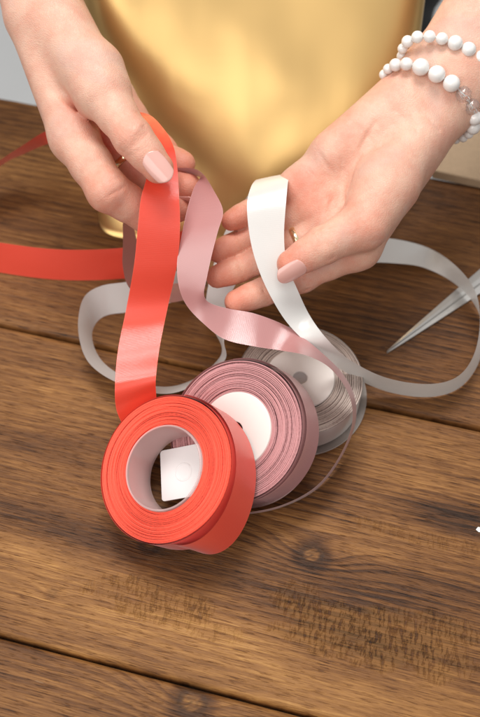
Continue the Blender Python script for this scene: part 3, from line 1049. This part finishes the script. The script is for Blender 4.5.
# dark top with sleeves that start above the picture
f = Field((-.46, -.02, .10), (.46, .66, .78), .008)
f.cap((0, .50, .20), (0, .53, .50), .10, .115, .03, flat=(np.array([1., 0, 0]), 1.35))
f.cap((-.10, .54, .58), (.10, .54, .58), .075, .075, .03)
f.cap((0, .54, .60), (0, .545, .66), .065, .06, .03)
for stump, wr, s_ in ((EL, W, -1), (EL2, W2, 1)):
    d_ = unit(stump - wr); cuff = stump - d_ * .012; elb = stump + d_ * .07
    f.cap(cuff, elb, .036, .044, .02); f.cap(elb, (s_ * .17, .53, .575), .044, .062, .03)
V, F = f.nets()
o = mesh('sleeved_top', V, F, M['cloth'], person); o.modifiers.new('smooth', 'SMOOTH').iterations = 3


# ------------------------------------------------------------------ jewellery
def ring_band(center, axis, r, label, wid=.0022, th=.0011, stone=False):
    t = empty('ring', center, label, 'ring', None)
    a, b_, n = frame_of(axis)
    prof = [(r, -wid / 2), (r + th * .8, -wid * .35), (r + th, 0), (r + th * .8, wid * .35), (r, wid / 2), (r - .0002, 0)]
    lathe('ring_band', prof, np.asarray(center), n, M['goldring'], t, seg=48, closed=True)
    return t, a, b_


q0, q1 = jl['middle'][0], jl['middle'][1]
rc = q0 * .26 + q1 * .74
t, a, b_ = ring_band(rc, q1 - q0, .0107, 'wide gold ring on a finger under the thumb of the left hand', .0042, .0013)
q0, q1 = jr['middle'][0], jr['middle'][1]
rc = q0 * .40 + q1 * .60
t, a, b_ = ring_band(rc, q1 - q0, .0090, 'gold ring on the open palm-up hand, just above its thumb', .0044, .0013)


def sphere(name, c, r, mat, parent, faceted=False, seg=20, rings=12):
    V, F = [], []
    if faceted: seg, rings = 9, 6
    for i in range(rings + 1):
        ph_ = math.pi * i / rings
        for j in range(seg):
            t_ = 2 * math.pi * (j + (.5 * (i % 2) if faceted else 0)) / seg
            V.append(np.asarray(c) + r * np.array([math.sin(ph_) * math.cos(t_), math.sin(ph_) * math.sin(t_), math.cos(ph_)]))
    return mesh(name, V, grid_faces(rings + 1, seg, closed_v=True), mat, parent, smooth=not faceted)


def bracelet(label, cpx, e1px, e2px, dep, bdep, kinds):
    """kinds: list of (bead kind, radius) walking round the loop from the thumb-free side over the front"""
    C0 = P(*cpx, dep)
    E1 = P(cpx[0] + e1px[0], cpx[1] + e1px[1], dep) - C0
    E2 = P(cpx[0] + e2px[0], cpx[1] + e2px[1], dep - bdep) - C0
    t = empty('bracelet', C0 + np.array([0, 0, -.03]), label, 'bracelet', 'white bead bracelets on the wrist')
    n = 720
    th = np.linspace(math.pi, math.pi - 2 * math.pi, n)
    sup = lambda x: np.sign(x) * np.abs(x) ** .92
    L_ = C0 + np.outer(sup(np.cos(th)), E1) + np.outer(sup(np.sin(th)), E2)
    s = np.concatenate([[0], np.cumsum(np.linalg.norm(np.diff(L_, axis=0), axis=1))])
    d = 0.0; k = 0
    while True:
        kind, r = kinds[k] if k < len(kinds) else ('bead', .0040)
        if d + 2 * r > s[-1] - .001: break
        p = np.array([np.interp(d + r, s, L_[:, i]) for i in range(3)])
        sphere('bead', p, r * .99, M[kind], t, faceted=(kind == 'crystal'))
        d += 2 * r; k += 1
    mids = L_[::6]
    V = []
    for p, q in zip(mids, np.roll(mids, -1, 0)):
        a, b_, n_ = frame_of(q - p)
        for w in range(5): V.append(p + .0004 * (a * math.cos(w * 1.2566) + b_ * math.sin(w * 1.2566)))
    mesh('cord', V, grid_faces(len(mids), 5, True, True), M['bead'], t)
    return t


bracelet('white bead bracelet higher up the wrist, all plain round beads', (449, 74), (47, 14), (-3, -34), .581, .0225,
         [('pearl', .0030)] * 2 + [('bead', .0035)] * 4 + [('bead', .0043)] * 5)
bracelet('white bead bracelet nearer the palm, with two clear crystal beads', (428, 103), (45, 25), (10, -28), .581, .0235,
         [('pearl', .0030)] * 2 + [('pearl', .0037)] * 2 + [('bead', .0049)] * 3 + [('crystal', .0048)] * 2 + [('pearl', .0042)] * 2 + [('pearl', .0028)] * 4)

# ------------------------------------------------------------------ gold foil bag
prof = [(0.0, .092), (.006, .0925), (.03, .108), (.06, .138), (.09, .172), (.12, .208), (.15, .245), (.18, .285), (.21, .315), (.235, .335)]
zz = np.array([p[0] for p in prof]); yy = np.array([p[1] for p in prof])
nz, ns = 60, 96
V = []
gn = VN(99)
for i in range(nz):
    z = .235 * i / (nz - 1)
    yf = np.interp(z, zz, yy)
    w = np.interp(z, [0, .06, .115, .17, .235], [.1000, .1050, .1125, .118, .112])
    x0 = np.interp(z, [0, .115, .235], [.004, .008, .012])
    d = np.interp(z, [0, .1, .2, .235], [.052, .05, .03, .012])
    for j in range(ns):
        t = 2 * math.pi * j / ns
        c_, s_ = math.cos(t), math.sin(t)
        ex = 2 / 7.0
        x = x0 + w * np.sign(c_) * abs(c_) ** ex; y = yf + d + d * np.sign(s_) * abs(s_) ** ex
        bul = .006 * (1 - (c_ ** 2)) * math.sin(math.pi * min(1, z / .22))
        nx = gn(np.array([x * 22 + 30.]), np.array([z * 18 + 7.]))[0] - .5
        ld = (x + .075) * .62 + (z - .105) * .78
        if s_ < 0: y += .021 * (1 - math.exp(-max(0, -ld) / .035)) * min(1, z / .05)  # added fold, shaped to darken the reflection at the left
        y += (-bul + .010 * nx * min(1, z / .03)) * (1 if s_ < 0 else -1)
        V.append((x, y, z + .001))
# centripetal smoothing of the profile
A = np.array(V).reshape(nz, ns, 3)
for _ in range(10): A[1:-1] = .25 * A[:-2] + .5 * A[1:-1] + .25 * A[2:]
V = A.reshape(-1, 3)
F = grid_faces(nz, ns, closed_v=True)
F.append(tuple(range(ns - 1, -1, -1)))
o = mesh('gift_bag', V, F, M['gold'])
solid(o, .0006)
tag(o, 'large shiny gold foil bag standing at the back between the two hands', 'gift bag')

# ------------------------------------------------------------------ flat kraft packet at the right edge
c0 = T(433, 171, .008); ua = unit(T(476, 180, .008) - c0); va = np.cross(ZA, ua)
pk = box('kraft_packet', c0 + ua * .08 + va * .055 - ZA * .0035, (ua, va, ZA), (.16, .11, .0085), M['kraft'], None, .0012)
tag(pk, 'flat beige kraft cardboard packet lying by the right wrist, cut by the frame', 'packet')

# ------------------------------------------------------------------ scissors
s0 = T(387, 352, .0022); s1 = T(476, 285, .0022)
sa = unit(s1 - s0); sb_ = np.cross(ZA, sa)
sc_ = empty('scissors', (s0 + sa * .09) * np.array([1, 1, 0]), 'closed steel scissors with black handles lying under the white ribbon loop', 'scissors')


def blade(side_, z):
    ln = .112; prof = []
    for i in range(24):
        t_ = i / 23; prof.append((ln * t_, .0004 + .0078 * t_ ** .9))
    V, F = [], []
    for (x, w) in prof:
        p = s0 + sa * x + ZA * z
        V += [p + sb_ * side_ * -.0012 * (x / ln), p + sb_ * side_ * (w * .30) + ZA * .0005, p + sb_ * side_ * w, p + sb_ * side_ * w - ZA * .0012, p + sb_ * side_ * -.0012 * (x / ln) - ZA * .0012]
    n_ = len(prof)
    for i in range(n_ - 1):
        for j in range(5):
            a_ = i * 5 + j; c_ = i * 5 + (j + 1) % 5
            F.append((a_, a_ + 5, c_ + 5, c_))
    F.append((4, 3, 2, 1, 0)); F.append(tuple((n_ - 1) * 5 + j for j in range(5)))
    return mesh('blade', V, F, M['steel'], sc_, smooth=False)


blade(1, 0.0008); blade(-1, -.0004)
lathe('screw', [(0.0001, .0016), (.0030, .0014), (.0036, .0004), (.0036, -.001)], s0 + sa * .099 + ZA * .0008, ZA, M['steel'], sc_, seg=28)
for sd_ in (1, -1):
    pts = [s0 + sa * .100 + sb_ * sd_ * .002]
    for k in range(22):
        t_ = math.pi + 2 * math.pi * k / 21
        pts.append(s0 + sa * (.150 + .026 * math.cos(t_)) + sb_ * sd_ * (.019 + .0165 * math.sin(t_ * sd_ * sd_)))
    pts = catmull(pts, 4); V = []
    for i, p in enumerate(pts):
        q = pts[min(i + 1, len(pts) - 1)] - pts[max(i - 1, 0)]
        tt = unit(q); n_ = np.cross(ZA, tt)
        for w in range(8):
            an = w * math.pi / 4
            V.append(p + ZA * (.0016 + .0042 * math.sin(an)) + n_ * .0048 * math.cos(an) + ZA * .0008)
    F = grid_faces(len(pts), 8, closed_v=True); F.append(tuple(range(7, -1, -1))); F.append(tuple((len(pts) - 1) * 8 + j for j in range(8)))
    mesh('handle', V, F, M['black'], sc_)

# ------------------------------------------------------------------ small white tab inside the orange core, paper scrap
tz = RW + .0012
tr_ = ray(184, 472); tq = OC - On * tz
cpx = CAM + tr_ * (((tq - CAM) @ On) / (tr_ @ On))
nx_ = On; ta = unit(RT - nx_ * (RT @ nx_)); ta = unit(ta * .995 + np.cross(nx_, ta) * .07); tb = np.cross(nx_, ta)
tabt = empty('plastic_tab', cpx, 'small square white plastic tab seen through the core of the orange roll', 'plastic tab')
w_ = .0145
V, F = [], []
outl = []
for cx, cy, a0 in ((1, 1, 0), (-1, 1, 90), (-1, -1, 180), (1, -1, 270)):
    for k in range(5):
        a_ = R(a0 + k * 22.5); outl.append((cx * (w_ - .0018) + .0018 * math.cos(a_), cy * (w_ - .0018) + .0018 * math.sin(a_)))
for hz in (-.0006, .0006): V += [cpx + ta * x + tb * y + nx_ * hz for x, y in outl]
n_ = len(outl)
F = [tuple(range(n_ - 1, -1, -1)), tuple(range(n_, 2 * n_))] + [(i, (i + 1) % n_, n_ + (i + 1) % n_, n_ + i) for i in range(n_)]
mesh('plate', V, F, M['tab'], tabt, smooth=False)
lathe('embossed_ring', [(.0042, .0006), (.0045, .0009), (.0051, .0009), (.0054, .0006)], cpx, nx_, M['tab'], tabt, seg=40)

sp = T(478, 530, .0002)
V = [sp + .55 * np.array(v) for v in ((-.0022, .0004, .0004), (.0, .0028, .0016), (.006, .002, .0008), (.005, -.0026, .0012), (.0004, -.0022, .0002))]
tag(solid(mesh('paper_scrap', V, [(0, 1, 2, 3, 4)], M['paper'], smooth=False), .0003), 'tiny white paper scrap on the wood at the right edge', 'paper scrap')

# ------------------------------------------------------------------ light
w = bpy.data.worlds.new('World'); scene.world = w; w.use_nodes = True
nt = w.node_tree
bg = nt.nodes['Background']
gen = nt.nodes.new('ShaderNodeTexCoord').outputs['Generated']
sp_ = nt.nodes.new('ShaderNodeSeparateXYZ'); L(nt, gen, sp_.inputs[0])
up_ = ramp_f(nt, sp_.outputs[2], -0.15, 0.75)
sx_ = ramp_f(nt, sp_.outputs[0], -0.75, 0.45)
k_ = mth(nt, 'MULTIPLY_ADD', mth(nt, 'MULTIPLY', up_, mth(nt, 'MULTIPLY_ADD', sx_, .65, .35)), 0.60, 0.14)
bg.inputs[0].default_value = (0.96, 0.94, 0.93, 1)
L(nt, k_, bg.inputs[1])


def area(name, loc, target, size, power, c):
    ld = bpy.data.lights.new(name, 'AREA'); ld.shape = 'RECTANGLE'; ld.size = size[0]; ld.size_y = size[1]
    ld.energy = power; ld.color = c
    o = bpy.data.objects.new(name, ld); col.objects.link(o); o.location = loc
    o.rotation_euler = (Vector(target) - Vector(loc)).to_track_quat('-Z', 'Y').to_euler()
    return o


area('window_light', (-.10, .50, 1.55), (0, .02, 0), (.75, .5), 19, (1.0, .975, .95))
area('fill_light', (-1.15, -1.0, 1.55), (0, .1, 0), (2.4, 1.6), 33, (1.0, .97, .94))  # unseen fill lamp, added to brighten the bag front and ribbons

scene.view_settings.view_transform = 'Standard'; scene.view_settings.look = 'None'; scene.view_settings.exposure = 0
scene.cycles.max_bounces = 8
